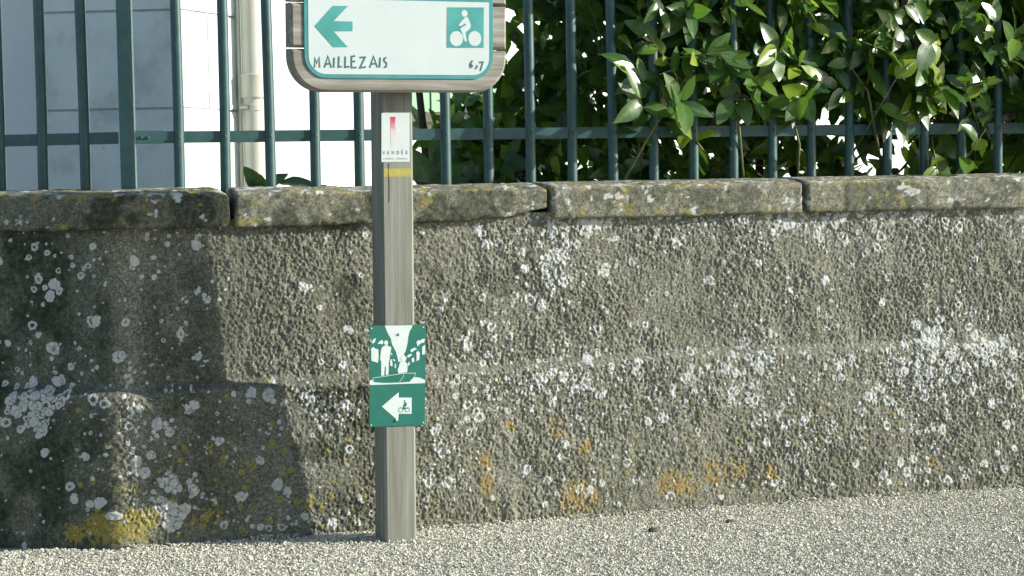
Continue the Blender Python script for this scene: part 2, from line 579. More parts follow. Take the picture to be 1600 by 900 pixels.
def make_wall_face():
    ds = dz = 0.0024
    s0, s1, z0, z1 = -0.50, 3.16, -0.02, 0.957
    sv = np.arange(s0, s1, ds)
    zv = np.arange(z0, z1, dz)
    S, Z = np.meshgrid(sv, zv)
    off = wall_offset(S, Z)
    P, N = path_eval(sv)
    white = np.zeros_like(S); yellow = np.zeros_like(S)
    # lichen rosettes: density follows what grows where on this wall
    cand_s = rng.uniform(s0, s1, 90000)
    cand_z = rng.uniform(0.03, 0.955, 90000)
    lz = ledge_height(cand_s)
    dens = 0.045 + 0.26 * np.exp(-((cand_z - lz + 0.05) / 0.08) ** 2) * np.interp(cand_s, [0.2, 1.0, 2.0], [0.25, 0.9, 1.0])
    dens += 0.50 * np.exp(-((0.955 - cand_z) / 0.09) ** 2) * np.interp(cand_s, [0.6, 1.2, 2.2], [0.10, 0.7, 1.0])
    dens += 0.25 * np.exp(-((cand_s - 1.27 - (cand_z - 0.7) * 0.8) / 0.12) ** 2) * (cand_z > 0.5)
    dens += 0.10 * ((cand_s > 0.3) & (cand_z < 0.45)) + 0.06 * (cand_s > 2.0)
    dens *= np.interp(fbm2(cand_s * 5, cand_z * 5, 55, 3), [0.3, 0.5, 0.68], [0.2, 0.9, 2.0])
    dens *= np.interp(cand_s, [-0.1, 0.15], [0.55, 1.0])
    pick = rng.uniform(0, 1, 90000) < dens * 0.21
    specs = []
    for cs, cz in zip(cand_s[pick], cand_z[pick]):
        q = rng.uniform()
        r = 0.0028 + 0.0065 * q ** 2.5 + (0.010 * rng.uniform() ** 1.5 if q > 0.88 else 0)
        ring = rng.choice([0.0, 0.6, 0.95], p=[0.45, 0.28, 0.27]) if r > 0.0058 else 0.0
        specs.append((0, cs, cz, r, ring, rng.uniform(0, 6.28)))
    # bigger rosettes that stand out one by one: (s, z, radius, ring)
    big = [(0.12, 0.36, .018, .2), (0.10, 0.27, .014, .4), (0.02, 0.56, .020, .6), (-0.19, 0.74, .017, .1), (0.055, 0.25, .02, .0), (0.08, 0.22, .017, .1),
           (0.23, 0.41, .015, .3), (0.30, 0.30, .014, .2), (0.20, 0.62, .014, .5), (0.28, 0.72, .013, .4), (0.25, 0.55, .012, .3),
           (0.62, 0.355, .012, .9), (0.47, 0.16, .018, .2), (1.10, 0.33, .018, .9), (1.03, 0.445, .012, .8), (1.19, 0.345, .012, .3), (1.16, 0.565, .011, .6),
           (1.40, 0.55, .011, .6), (1.53, 0.76, .016, .5), (1.62, 0.79, .012, .4), (2.66, 0.515, .034, .0), (2.88, 0.47, .026, .1), (2.60, 0.43, .015, .0),
           (2.42, 0.33, .018, .2), (2.40, 0.28, .013, .1), (2.47, 0.355, .014, .1), (2.62, 0.345, .016, .2), (2.80, 0.33, .014, .2), (1.78, 0.42, .02, .1),
           (0.155, 0.335, .015, .3), (0.42, 0.235, .013, .2), (0.36, 0.13, .016, .3), (0.22, 0.16, .018, .1), (0.19, 0.10, .022, .2), (0.45, 0.43, .02, .4), (0.40, 0.44, .016, .2)]
    for cs, cz, r, ring in big:
        specs.append((0, cs, cz, r, ring, rng.uniform(0, 6.28)))
        for _ in range(rng.integers(1, 4)):
            specs.append((0, cs + rng.normal(0, r * 1.2), cz + rng.normal(0, r * 1.2), r * rng.uniform(.3, .6), 0.3, rng.uniform(0, 6.28)))
    # on the shaded part left of the bend
    for cs, cz, r, ring in [(-0.35, 0.845, .013, .1), (-0.235, 0.885, .012, .5), (-0.255, 0.855, .010, .6), (-0.225, 0.79, .014, .6), (-0.24, 0.76, .010, .7), (-0.205, 0.765, .009, .5),
                            (-0.175, 0.775, .019, .0), (-0.16, 0.755, .012, .4), (-0.195, 0.868, .010, .6), (-0.16, 0.815, .009, .7), (-0.185, 0.585, .021, .6), (-0.19, 0.555, .008, .2),
                            (-0.12, 0.855, .008, .5), (-0.115, 0.83, .008, .5), (-0.09, 0.80, .012, .5), (-0.13, 0.53, .011, .5), (-0.33, 0.60, .011, .1), (-0.23, 0.625, .010, .2),
                            (-0.20, 0.28, .014, .4), (-0.11, 0.145, .015, .1), (-0.06, 0.13, .013, .1), (-0.38, 0.90, .014, .5), (-0.05, 0.885, .012, .2), (0.04, 0.66, .013, .6)]:
        specs.append((0, cs, cz, r, ring, rng.uniform(0, 6.28)))
    for _ in range(58):       # the lichen crust at the ledge left of the bend
        cs = rng.normal(-0.255, 0.09); cz = 0.43 + rng.normal(0, 0.035) - max(0, -(cs + 0.25)) * 0.1
        specs.append((0, cs, cz, rng.uniform(.007, .017), rng.choice([0, .5, .8]), rng.uniform(0, 6.28)))
    for _ in range(26):
        cs = rng.normal(-0.235, 0.03); cz = rng.uniform(0.33, 0.45)
        specs.append((0, cs, cz, rng.uniform(.006, .016), rng.choice([0, .5]), rng.uniform(0, 6.28)))
    for _ in range(150):
        specs.append((0, rng.uniform(-0.48, 0.35), rng.uniform(0.03, 0.93), rng.uniform(.0025, .0065), rng.choice([0, .7]), rng.uniform(0, 6.28)))
    for _ in range(60):       # pale runs on the bend and the foot right of it
        t = rng.uniform()
        specs.append((0, 0.145 + rng.normal(0, 0.018) + 0.02 * math.sin(t * 9), 0.04 + 0.16 * t, rng.uniform(.006, .014), 0.1, rng.uniform(0, 6.28)))
        if _ % 2: specs.append((0, 0.045 + rng.normal(0, 0.014), rng.uniform(0.2, 0.55), rng.uniform(.003, .008), 0.1, rng.uniform(0, 6.28)))
    for _ in range(520):      # yellow rosettes low down
        cs = rng.uniform(-0.1, 3.1); cz = abs(rng.normal(0.05, 0.18)) + 0.02
        if cs > 0.9 and rng.uniform() < 0.45: continue
        r = rng.uniform(.004, .011) if cs < 0.7 else rng.uniform(.003, .007)
        specs.append((1, cs, cz, r, rng.choice([0.2, 0.75]), rng.uniform(0, 6.28)))
    stamp_rosettes([white, yellow], S, Z, ds, dz, s0, z0, specs)
    crust = fbm2(S * 26, Z * 22, 61, 4, 0.6)
    zone = np.clip(0.6 * np.exp(-((Z - ledge_height(S) + 0.05) / 0.07) ** 2) * np.interp(S, [0.25, 1.0], [0.3, 1.0]) +
                   0.95 * np.exp(-((0.94 - Z) / 0.09) ** 2) * np.interp(S, [0.9, 1.5, 2.4], [0.25, 0.8, 1.0]) +
                   0.55 * np.exp(-((S - 1.27 - (Z - 0.7) * 0.8) / 0.11) ** 2) * (Z > 0.5) + 0.12, 0, 1) * np.interp(S, [-0.05, 0.1], [0.3, 1])
    white = np.maximum(np.clip(white, 0, 1), 0.8 * sstep(0.77 - 0.24 * zone, 0.88 - 0.24 * zone, crust))
    white *= np.interp(fbm2(S * 150, Z * 150, 62, 2), [0.25, 0.5], [0.55, 1.0])
    ox = CORNER[0]
    orange = blob_mask(S, Z, [(0.82 - ox, 0.16, 0.045, 0.13, .85), (0.90 - ox, 0.30, 0.03, 0.03, .8), (1.05 - ox, 0.28, .05, .06, .75), (1.14 - ox, .22, .05, .05, .7),
                              (1.12 - ox, 0.07, .13, .10, .8), (1.45 - ox, 0.08, .13, .08, .8), (1.62 - ox, 0.11, .14, .08, .75), (1.77 - ox, .10, .04, .05, .75),
                              (2.35 - ox, .09, .04, .05, .7), (2.62 - ox, .06, .05, .03, .7)  , (0.66 - ox, 0.12, .05, .06, .6)], 81)
    yellow = np.maximum(yellow, blob_mask(S, Z, [(-0.03, 0.055, 0.09, 0.075, .95), (-0.12, 0.04, .06, .05, .9), (0.05, 0.07, .06, .09, 1.0), (0.10, 0.07, .09, .05, .7), (0.03, 0.2, .04, .08, .6), (0.25, 0.08, .1, .05, .7), (0.55 , 0.1, .2, .12, .55),
                                                 (1.05 - ox, 0.32, .14, .08, .5)], 83) * 0.8)
    moss_shade = np.interp(S, [-0.2, -0.02, 0.25, 0.40, 0.9], [1.0, 0.95, 0.72, 0.42, 0.15]) * np.interp(fbm2(S * 11, Z * 9, 85, 4), [0.3, 0.6], [0.55, 1.0])  # dark moss, also deepening in colour the shade around the bend
    moss_shade = np.maximum(moss_shade, np.interp(S, [0.8, 1.6], [0.7, 0.3]) * sstep(0.62, 0.75, fbm2(S * 7 + 40, Z * 12, 86, 4)))
    moss_shade = moss_shade * (1 - 0.85 * np.exp(-((S - 0.055) / 0.055) ** 2))  # thinned along the sunlit strip, so the colour brightens it
    off = off + 0.0018 * white + 0.0012 * yellow
    X = P[None, :, 0] + N[None, :, 0] * off - W_ORG[0]
    Y = P[None, :, 1] + N[None, :, 1] * off - W_ORG[1]
    V = np.stack([X, Y, Z], -1).reshape(-1, 3)
    H, Wd = S.shape
    idx = np.arange(H * Wd).reshape(H, Wd)
    F = np.stack([idx[:-1, :-1], idx[:-1, 1:], idx[1:, 1:], idx[1:, :-1]], -1).reshape(-1, 4)
    me = np_mesh("roughcast_face", V, F, MAT_WALL, True, {"white": white, "yellow": yellow, "orange": orange, "moss_shade": moss_shade})
    link("roughcast_face", me, wall)
    # body of the wall: back, and the coarse runs that go on out of the frame
    for a, b in ((-5.0, -0.492), (3.15, 9.0)):
        sv2 = np.arange(a, b + 0.02, 0.014); zv2 = np.linspace(-0.02, 0.957, 70)
        S2, Z2 = np.meshgrid(sv2, zv2)
        o2 = wall_offset(S2, Z2, False) + 0.012 * (fbm2(S2 * 30, Z2 * 30, 9, 3) - 0.5) - 0.002
        P2, N2 = path_eval(sv2)
        V2 = np.stack([P2[None, :, 0] + N2[None, :, 0] * o2 - W_ORG[0], P2[None, :, 1] + N2[None, :, 1] * o2 - W_ORG[1], Z2], -1).reshape(-1, 3)
        i2 = np.arange(S2.size).reshape(S2.shape)
        F2 = np.stack([i2[:-1, :-1], i2[:-1, 1:], i2[1:, 1:], i2[1:, :-1]], -1).reshape(-1, 4)
        w2 = sstep(0.60, 0.72, fbm2(S2 * 40, Z2 * 36, 61, 3)) * 0.5
        zz = np.zeros_like(S2)
        link("roughcast_face", np_mesh("roughcast_run", V2, F2, MAT_WALL, True, {"white": w2, "yellow": zz, "orange": zz, "moss_shade": zz + (0.85 if b < 0 else 0.15)}), wall)
    sv3 = np.array([-5.0, -0.05, 0.05, 9.0])
    P3, N3 = path_eval(sv3)
    q = MB()
    for i in range(3):
        a0, a1 = P3[i] - N3[i] * 0.03 - W_ORG[:2], P3[i + 1] - N3[i + 1] * 0.03 - W_ORG[:2]
        b0, b1 = P3[i] - N3[i] * 0.36 - W_ORG[:2], P3[i + 1] - N3[i + 1] * 0.36 - W_ORG[:2]
        q.prism_z([tuple(a0), tuple(a1), tuple(b1), tuple(b0)], -0.02, 0.95)
    q.build("wall_core", MAT_WALL, wall)
make_wall_face()

def coping_stone(sa, sb, dz=0.0, do=0.0, seed=0, r_end=0.018, bottom_rise=None, dark=0.0, wear=1.0):
    prof = [(-0.40, 0.932), (-0.2, 0.932), (0.0, 0.932), (0.020, 0.9325), (0.026, 0.935), (0.029, 0.940), (0.030, 0.95), (0.030, 1.0), (0.0295, 1.022), (0.027, 1.029), (0.020, 1.033),
            (-0.02, 1.038), (-0.10, 1.045), (-0.20, 1.050), (-0.30, 1.048), (-0.385, 1.036), (-0.40, 1.02)]
    prof = np.array(prof) + np.array([do, dz])
    seg = np.linalg.norm(np.diff(np.vstack([prof, prof[:1]]), axis=0), axis=1)
    cum = np.concatenate([[0], np.cumsum(seg)])
    front = 0.0055
    us = [0.0]
    while us[-1] < cum[-1] - 0.004:
        u = us[-1]
        o = np.interp(u, cum, np.append(prof[:, 0], prof[0, 0]))
        us.append(u + (front if o > -0.26 and u > cum[2] - 0.03 else 0.03))
    us = np.array(us[:-1])
    po = np.interp(us, cum, np.append(prof[:, 0], prof[0, 0]))
    pz = np.interp(us, cum, np.append(prof[:, 1], prof[0, 1]))
    K = len(us)
    edge = np.array([0, 0.0015, 0.004, 0.008, 0.013, 0.02])
    mid = np.arange(sa + 0.03, sb - 0.03, 0.0075 if (sb > -0.7 and sa < 3.3) else 0.04)
    sv = np.concatenate([sa + edge, mid, (sb - edge)[::-1]])
    P, N = path_eval(sv)
    dist = np.minimum(sv - sa, sb - sv)
    ins = r_end - np.sqrt(np.clip(r_end ** 2 - np.clip(r_end - dist, 0, r_end) ** 2, 0, None))   # rounded ends
    O = np.tile(po, (len(sv), 1)); Zz = np.tile(pz, (len(sv), 1))
    cz, co = 0.985 + dz, -0.17
    hz, ho = 0.05, 0.21
    O = co + (O - co) * (1 - ins[:, None] / ho * 0.95)
    Zz = cz + (Zz - cz) * (1 - ins[:, None] / hz * 0.60)
    if bottom_rise is not None:
        rise = np.interp(sv, bottom_rise[0], bottom_rise[1])[:, None]
        low = np.clip((1.0 + dz - Zz) / 0.07, 0, 1) * (O > -0.1)
        Zz = Zz + rise * low
    SS = np.tile(sv[:, None], (1, K))
    x = P[:, None, 0] + N[:, None, 0] * O
    y = P[:, None, 1] + N[:, None, 1] * O
    nz = lambda k, sd: vnoise3(x * k, y * k, Zz * k, sd + seed * 13) - 0.5
    bumpv = (0.010 * nz(7, 1) + 0.007 * nz(22, 2)) * wear + 0.0045 * nz(70, 3) + 0.0034 * nz(150, 4)
    # wear: chips along the lower front edge
    chip = np.clip(nz(16, 5) * 2 - 0.35, 0, 1) * np.exp(-(((Zz - 0.94 - dz) / 0.02) ** 2)) * (O > -0.02)
    O2 = O + bumpv * np.sign(O - co) * np.clip(np.abs(O - co) / 0.15, 0, 1) - 0.02 * chip
    Z2 = Zz + bumpv * 0.8 * np.sign(Zz - cz)
    X = P[:, None, 0] + N[:, None, 0] * O2 - W_ORG[0]
    Y = P[:, None, 1] + N[:, None, 1] * O2 - W_ORG[1]
    V = np.stack([X, Y, Z2], -1).reshape(-1, 3)
    n = len(sv)
    idx = np.arange(n * K).reshape(n, K)
    nx = np.roll(idx, -1, axis=1)
    F = np.stack([idx[:-1], idx[1:], nx[1:], nx[:-1]], -1).reshape(-1, 4)
    # end caps: strips folded across the closed profile
    h = K // 2
    caps = []
    for row, flip in ((idx[0], False), (idx[-1], True)):
        for k in range(h - 1):
            q = (row[k], row[k + 1], row[K - 2 - k], row[K - 1 - k])
            if len(set(q)) < 4: continue
            caps.append(q[::-1] if flip else q)
    F = np.vstack([F, np.array(caps, F.dtype)])
    xx, yy, zz = X.ravel(), Y.ravel(), Z2.ravel()
    n3 = lambda k, sd: vnoise3(xx * k, yy * k, zz * k, sd + seed * 7)
    top = sstep(1.022 + dz, 1.036 + dz, zz)
    mix = n3(9, 31) * 0.5 + n3(24, 32) * 0.3 + n3(60, 33) * 0.2
    mix2 = n3(11, 41) * 0.45 + n3(30, 42) * 0.3 + n3(70, 43) * 0.25
    white = sstep(0.66 - 0.12 * top, 0.76 - 0.12 * top, n3(30, 31) * .45 + n3(70, 32) * .3 + n3(130, 33) * .25) * 0.8
    arris = np.exp(-(((zz - 1.033 - dz) / 0.012) ** 2))
    yellow = sstep(0.60 - 0.15 * arris - 0.04 * top, 0.70 - 0.13 * arris, n3(20, 41) * .5 + n3(55, 42) * .3 + n3(100, 43) * .2) * 0.7
    lowyellow = sstep(0.55, 0.65, mix2) * np.exp(-(((zz - 0.945 - dz) / 0.02) ** 2)) * 0.8
    yellow = np.maximum(yellow, lowyellow)
    orange = sstep(0.50, 0.60, n3(13, 51) * 0.6 + n3(45, 52) * 0.4) * np.exp(-(((zz - 1.026 - dz) / 0.012) ** 2)) * np.interp(xx + W_ORG[0], [0.2, 0.8, 1.1, 1.7, 2.0], [0.5, 0.6, 1.0, 1.0, 0.5])
    moss_shade = np.clip(0.05 + dark + sstep(0.48, 0.62, n3(8, 61) * 0.6 + n3(28, 62) * 0.4) * 0.5 - 0.4 * top, 0, 0.95)  # moss patches, with an even darker tone over the left stones
    # rosettes
    vis = np.where(zz > 0.94)[0]
    for _ in range(40):
        c = rng.choice(vis)
        if zz[c] < 0.96 and rng.uniform() < 0.5: continue
        d = np.sqrt((xx - xx[c]) ** 2 + (yy - yy[c]) ** 2 + (zz - zz[c]) ** 2)
        r = rng.uniform(0.003, 0.0085)
        white = np.maximum(white, 1 - sstep(0.75, 1.05, d / r))
    me = np_mesh("coping_stone", V, F, MAT_COPING, True, {"white": white, "yellow": yellow, "orange": orange, "moss_shade": moss_shade})
    return link("coping_stone", me, wall)

cx = -CORNER[0]
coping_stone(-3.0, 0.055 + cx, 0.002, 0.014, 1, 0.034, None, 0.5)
coping_stone(0.068 + cx, 1.040 + cx, 0.0, 0.0, 2, 0.012, ([0.74 + cx, 0.9 + cx, 1.04 + cx], [0.0, 0.012, 0.036]), 0.22)
coping_stone(1.052 + cx, 1.897 + cx, 0.002, 0.002, 3, 0.012, None, 0.0, 0.55)
coping_stone(1.912 + cx, 2.95 + cx, 0.003, 0.006, 4, 0.008, None, 0.0, 0.3)
coping_stone(2.965 + cx, 4.1 + cx, 0.002, 0.004, 5, 0.010, None, 0.0, 0.3)
coping_stone(4.115 + cx, 5.6 + cx, 0.002, 0.004, 6, 0.010, None, 0.0, 0.3)

# ------------------------------------------------------------------ railing
fence = empty("railing", (-0.2228, 0.2, 1.0))
set_tag(fence, "dark green iron railing of upright round bars standing on the stone coping", "fence")
FO = np.array([-0.2228, 0.2])
def bar_mesh(lean, hgt=0.95):
    q = MB()
    q.tube([(0, 0, 0.02), (0.002 + lean * 0.3, 0.0005, 0.3), (lean, 0, hgt)], [0.0165, 0.0165, 0.0165], 14)
    return q.mesh("bar", MAT_RAIL, True)
bar_meshes = [bar_mesh(l) for l in (0.0, 0.004, -0.004, 0.002)]
for me in bar_meshes: me.set_sharp_from_angle(angle=math.radians(40))
for i in range(40):
    x = -0.0687 + 0.14 * i
    if x > 5.2: break
    link("bar", bar_meshes[i % 4], fence, (x - FO[0], 0, rng.uniform(-0.002, 0.003)))
for i in range(1, 14):
    p = TL * 0.14 * i
    link("bar", bar_meshes[(i + 1) % 4], fence, (p[0], p[1], 0))
# corner post: two flats back to back
q = MB(); q.box(-0.020, 0.018, -0.019, 0.019, 0.02, 0.98)
o = q.build("corner_post", MAT_RAIL, fence, rot=(0, 0, math.radians(-14)))
q = MB(); q.box(0.0205, 0.0240, -0.017, 0.012, 0.02, 0.98)
q.build("post_flange", MAT_RAIL, fence, rot=(0, 0, math.radians(-14)))
def rail(length, name, ang, x0, z):
    q = MB(); q.box(x0, length, -0.005, 0.005, z - 0.018, z + 0.018)
    return q.build(name, MAT_RAIL, fence, rot=(0, 0, ang))
ang_l = math.atan2(TL[1], TL[0])
for z in (0.208, 0.86):
    rail(5.5, "cross_rail", 0.0, 0.05, z)
    rail(1.95, "cross_rail", ang_l, 0.03, z)
q = MB(); q.box(0.024, 0.105, -0.0135, -0.0055, 0.188, 0.228)
plate = q.build("joint_plate", MAT_RAIL, fence)
for bx in (0.040, 0.060):
    q = MB(); q.tube([(bx, -0.0138, 0.207), (bx, -0.0165, 0.207), (bx, -0.019, 0.207)], [0.0052, 0.005, 0.003], 10)
    q.build("rivet", MAT_RAIL, plate)
rm = MB(); rm.tube([(0, -0.0155, 0), (0, -0.0185, 0), (0, -0.0205, 0)], [0.0045, 0.0042, 0.002], 8)
rivet_me = rm.mesh("rivet", MAT_RAIL)
for i in range(0, 38):
    x = -0.0687 + 0.14 * i
    link("rivet", rivet_me, fence, (x - FO[0], 0, 0.209))

# ------------------------------------------------------------------ signpost
PSI, TAU = math.radians(6.5), 0.0115
post = empty("signpost", (0.49719, -0.24462, 0), (math.radians(2.4), TAU - 0.0139, PSI))
set_tag(post, "grey timber cycle route signpost pointing left, standing in front of the roughcast wall", "signpost")

q = MB()
ch = 0.007
x0, x1, y0, y1 = -0.042, 0.056, 0.0, 0.100
q.prism_z([(x0 + ch, y0), (x1 - ch, y0), (x1, y0 + ch), (x1, y1 - ch), (x1 - ch, y1), (x0 + ch, y1), (x0, y1 - ch), (x0, y0 + ch)], -0.08, 1.83)
q.build("timber_post", MAT_POST, post)

SROT = 0.010
def srot(p, c=(-4, 1440)):
    x, z = p[0] - c[0], p[1] - c[1]
    return ((c[0] + x * math.cos(SROT) - z * math.sin(SROT)) / 1000.0, (c[1] + x * math.sin(SROT) + z * math.cos(SROT)) / 1000.0)
def mm(pts): return [(p[0] / 1000.0, p[1] / 1000.0) for p in pts]
def round_rect(x0, x1, z0, z1, r, corners=(1, 1, 1, 1), n=7):
    """anticlockwise; corner flags: bottom-left, bottom-right, top-right, top-left"""
    out = []
    for flag, cx, cz, a0 in ((corners[0], x0 + r, z0 + r, 180), (corners[1], x1 - r, z0 + r, 270), (corners[2], x1 - r, z1 - r, 0), (corners[3], x0 + r, z1 - r, 90)):
        if flag:
            for k in range(n + 1):
                a = math.radians(a0 + 90.0 * k / n)
                out.append((cx + r * math.cos(a), cz + r * math.sin(a)))
        else:
            out.append((cx + (-r if a0 in (180, 90) else r), cz + (-r if a0 in (180, 270) else r)))
    return out

bounds = [(1316, 1436.5, (1, 1, 0, 0)), (1440.5, 1564, (0, 0, 0, 0)), (1568, 1690, (0, 0, 0, 0)), (1694, 1814, (0, 0, 1, 1))]
for z0, z1, fl in bounds:
    poly = [srot(p) for p in round_rect(-326, 321, z0, z1, 100, fl, 9)] if any(fl) else [srot(p) for p in ((-326, z0), (321, z0), (321, z1), (-326, z1))]
    q = MB(); q.prism_y(poly, -0.072, -0.016, 0.007)
    q.build("plank", MAT_PLANK, post)
# battens tying the planks to the post
q = MB(); q.box(-0.036, 0.050, -0.0158, -0.0002, 1.36, 1.78)
q.build("batten", MAT_PLANK, post)

plate_o = round_rect(-289, 277, 1354, 1792, 64, (1, 1, 1, 1), 9)
q = MB(); q.prism_y([srot(p) for p in plate_o], -0.076, -0.0722, 0.001)
sign = q.build("direction_sign", MAT_TEAL, post)
for z0, z1, fl in ((1366, 1575, (1, 1, 0, 0)), (1583, 1780, (0, 0, 1, 1))):
    poly = [srot(p) for p in round_rect(-277, 264, z0, z1, 50, fl, 9)]
    q = MB(); q.prism_y(poly, -0.0768, -0.0757)
    q.build("white_field", MAT_SIGN_WHITE, sign)

YS = -0.0768
def flat(name, pts, mat, parent, y=YS, t=0.0006):
    q = MB(); q.prism_y(mm(pts), y - t, y + 0.0003)
    return q.build(name, mat, parent)
def stroke(q, pts, w, y, t=0.0006, closed=False):
    """ribbon of width w along (x,z) points in metres, with round-ish joints"""
    pts = [Vector(p) for p in pts]
    n = len(pts)
    L, R = [], []
    for i, p in enumerate(pts):
        a = pts[i - 1] if i > 0 or closed else p
        b = pts[(i + 1) % n] if i < n - 1 or closed else p
        d1 = (p - a).normalized() if (p - a).length > 1e-9 else (b - p).normalized()
        d2 = (b - p).normalized() if (b - p).length > 1e-9 else d1
        n1, n2 = Vector((-d1.y, d1.x)), Vector((-d2.y, d2.x))
        m_ = (n1 + n2) / max(0.45, 1 + n1.dot(n2))
        L.append(p + m_ * w / 2); R.append(p - m_ * w / 2)
    rng_ = range(n) if closed else range(n - 1)
    for i in rng_:
        j = (i + 1) % n
        vs = [(R[i].x, y - t, R[i].y), (R[j].x, y - t, R[j].y), (L[j].x, y - t, L[j].y), (L[i].x, y - t, L[i].y)]
        vs += [(a, y, c) for a, _, c in vs]
        q.add(vs, [(0, 1, 2, 3), (0, 4, 5, 1), (2, 6, 7, 3)])
def ring(cx, cz, rx, rz, n=26): return [(cx + rx * math.cos(2 * math.pi * k / n), cz + rz * math.sin(2 * math.pi * k / n)) for k in range(n)]

flat("left_arrow", [[-260,1496],[-207,1554],[-162,1555],[-204,1512],[-149,1512],[-149,1485],[-204,1483],[-163,1440],[-206,1439]], MAT_TEAL_FADED, sign)
flat("cycle_panel", [[134,1560],[247,1563],[247,1447],[133,1445]], MAT_TEAL_FADED, sign)
YC = YS - 0.0006
q = MB()
q.prism_y(mm([[190,1534],[197,1533],[202,1523],[207,1509],[203,1500],[190,1490],[192,1477],[195,1466],[189,1463],[185,1472],[179,1490],[174,1499],[177,1503],[190,1510],[192,1513],[189,1516],[177,1508],[171,1508],[169,1511],[173,1516]]), YC - 0.0006, YC + 0.0002)
q.prism_y(mm(ring(187, 1544, 9.5, 9.5, 18)), YC - 0.0006, YC + 0.0002)
q.prism_y(mm(ring(162.5, 1471.5, 20.5, 21.5)), YC - 0.0006, YC + 0.0002)
q.prism_y(mm(ring(219, 1473, 20, 21.5)), YC - 0.0006, YC + 0.0002)
q.build("cyclist_pictogram", MAT_SIGN_WHITE, sign)
town = [[[-260,1381],[-259,1410],[-253,1393],[-246,1411],[-245,1382]],[[-231,1382],[-221,1414],[-211,1382]],[[-228,1391],[-214,1394]],[[-203,1410],[-204,1382]],[[-189,1414],[-190,1384],[-180,1386]],[[-170,1414],[-171,1384],[-158,1386]],[[-141,1416],[-152,1414],[-152,1383],[-137,1384]],[[-152,1400],[-141,1401]],[[-128,1412],[-112,1413],[-127,1383],[-109,1386]],[[-98,1384],[-87,1416],[-75,1385]],[[-95,1394],[-79,1396]],[[-67,1413],[-69,1385]],[[-49,1414],[-56,1409],[-55,1403],[-48,1397],[-49,1388],[-56,1385]]]
q = MB()
for k, s_ in enumerate(town): stroke(q, mm(s_), 0.0050, YS, 0.0006 + 0.00004 * (k % 3))
q.build("town_lettering", MAT_LETTER, sign)
dist = [[[213,1410],[206,1401],[204,1395],[207,1390],[212,1393],[210,1398],[205,1397]],[[226,1397],[227,1392],[221,1386]],[[233,1405],[245,1406],[237,1381]]]
q = MB()
for k, s_ in enumerate(dist): stroke(q, mm(s_), 0.0050, YS, 0.0006 + 0.00004 * (k % 3))
q.build("distance_lettering", MAT_LETTER, sign)

# waymarker plate
YG = -0.0032
q = MB(); q.prism_y(mm([[-86,642],[86.5,640],[84.5,342],[-87,345]]), YG, -0.0004, 0.0006)
way = q.build("waymarker_plate", MAT_GREEN, post)
GW = [[[-41,641],[-37,632],[-34,624],[-30,616],[-23,605],[-21,600],[-20,592],[-16,581],[-13,577],[-11,571],[-8,568],[-5,560],[-1,545],[2,533],[11,533],[17,549],[20,558],[22,561],[25,569],[29,584],[31,596],[31,603],[33,610],[35,619],[37,624],[42,631],[45,639.5]],[[-40,583],[-49,578],[-52,568],[-55,542],[-51,536],[-51,494],[-42,495],[-40,522],[-37,521],[-37,496],[-29,497],[-28,529],[-24,554],[-20,577],[-30,581],[-31,584]],[[-82,576],[-75,580],[-71,576],[-60,572],[-59,552],[-61,533],[-70,536],[-81,540]],[[-85.5,605],[-81,597],[-78,596],[-75,603],[-67,605],[-71,594],[-77,589],[-79,594],[-84,596]],[[-63,588],[-57,595],[-49,600],[-44,593],[-47,586],[-54,589]],[[75,574],[84.5,581],[84,553],[75,551]],[[57,560],[63,563],[68,557],[66,537],[58,533]],[[42,540],[49,546],[51,533],[44,529]],[[31,527],[35,534],[37,525],[32,519]],[[57,589],[62,595],[69,593],[74,598],[84,598],[81,587],[71,586],[66,582],[61,576]],[[38,567],[44,570],[53,574],[55,570],[60,568],[51,566],[47,562],[41,560]],[[28,550],[35,554],[42,556],[43,551],[31,544]],[[-23,542],[-18,541],[-16,521],[-24,523]],[[-10,527],[-6,529],[-6,515],[-10,516]],[[-16,544],[-8,539],[-9,535],[-13,537]],[[-22,562],[-18,559],[-17,554],[-21,555]],[[5,528],[10,534],[24,533],[30,525],[29,502],[2,499],[-1,510],[3,520]],[[-86.5,482],[-76,485],[-75,477],[-45,473],[6,472],[36,473],[51,486],[68,484],[84.5,476],[84.4,467],[1,468],[-86.5,469]]]
q = MB()
for k, p in enumerate(GW): q.prism_y(mm(p), YG - 0.0005 - 0.00002 * k, YG + 0.0003)
q.prism_y(mm(ring(-36.5, 591, 6.2, 6.8, 16)), YG - 0.00112, YG + 0.0003)
q.prism_y(mm(ring(17.5, 542.5, 8.6, 9.0, 18)), YG - 0.00116, YG + 0.0003)
for k, p in enumerate([[[-76,489],[-29,494],[16,499],[55,498]],[[55,498],[49,485],[36,473]],[[18,498],[15,487],[5,475]],[[-77,489],[-75,477]]]):
    stroke(q, mm(p), 0.0013, YG, 0.0012 + 0.00003 * k)
q.build("canal_picture", MAT_MARK_WHITE, way)
garrow = flat("left_arrow", [[-49,404],[3,444],[3,428],[43,426],[43,378],[3,380],[1,360]], MAT_MARK_WHITE, way, YG, 0.0005)
q = MB(); YB = YG - 0.0005
q.prism_y(mm([[20,415],[25,413],[28,409],[28,405],[24,400],[20,398],[27,396],[34,394],[28,393],[23,395],[20,391],[17,393],[14,395],[8,396],[16,398],[18,402],[16,405],[20,408]]), YB - 0.0004, YB + 0.0002)
q.prism_y(mm(ring(21, 417.5, 2.3, 2.4, 12)), YB - 0.00042, YB + 0.0002)
stroke(q, mm(ring(9.5, 391.5, 6.6, 6.8, 20)), 0.0014, YB, 0.00044, True)
stroke(q, mm(ring(29.5, 391, 6.6, 6.8, 20)), 0.0014, YB, 0.00046, True)
q.build("bicycle_print", MAT_GREEN, way)
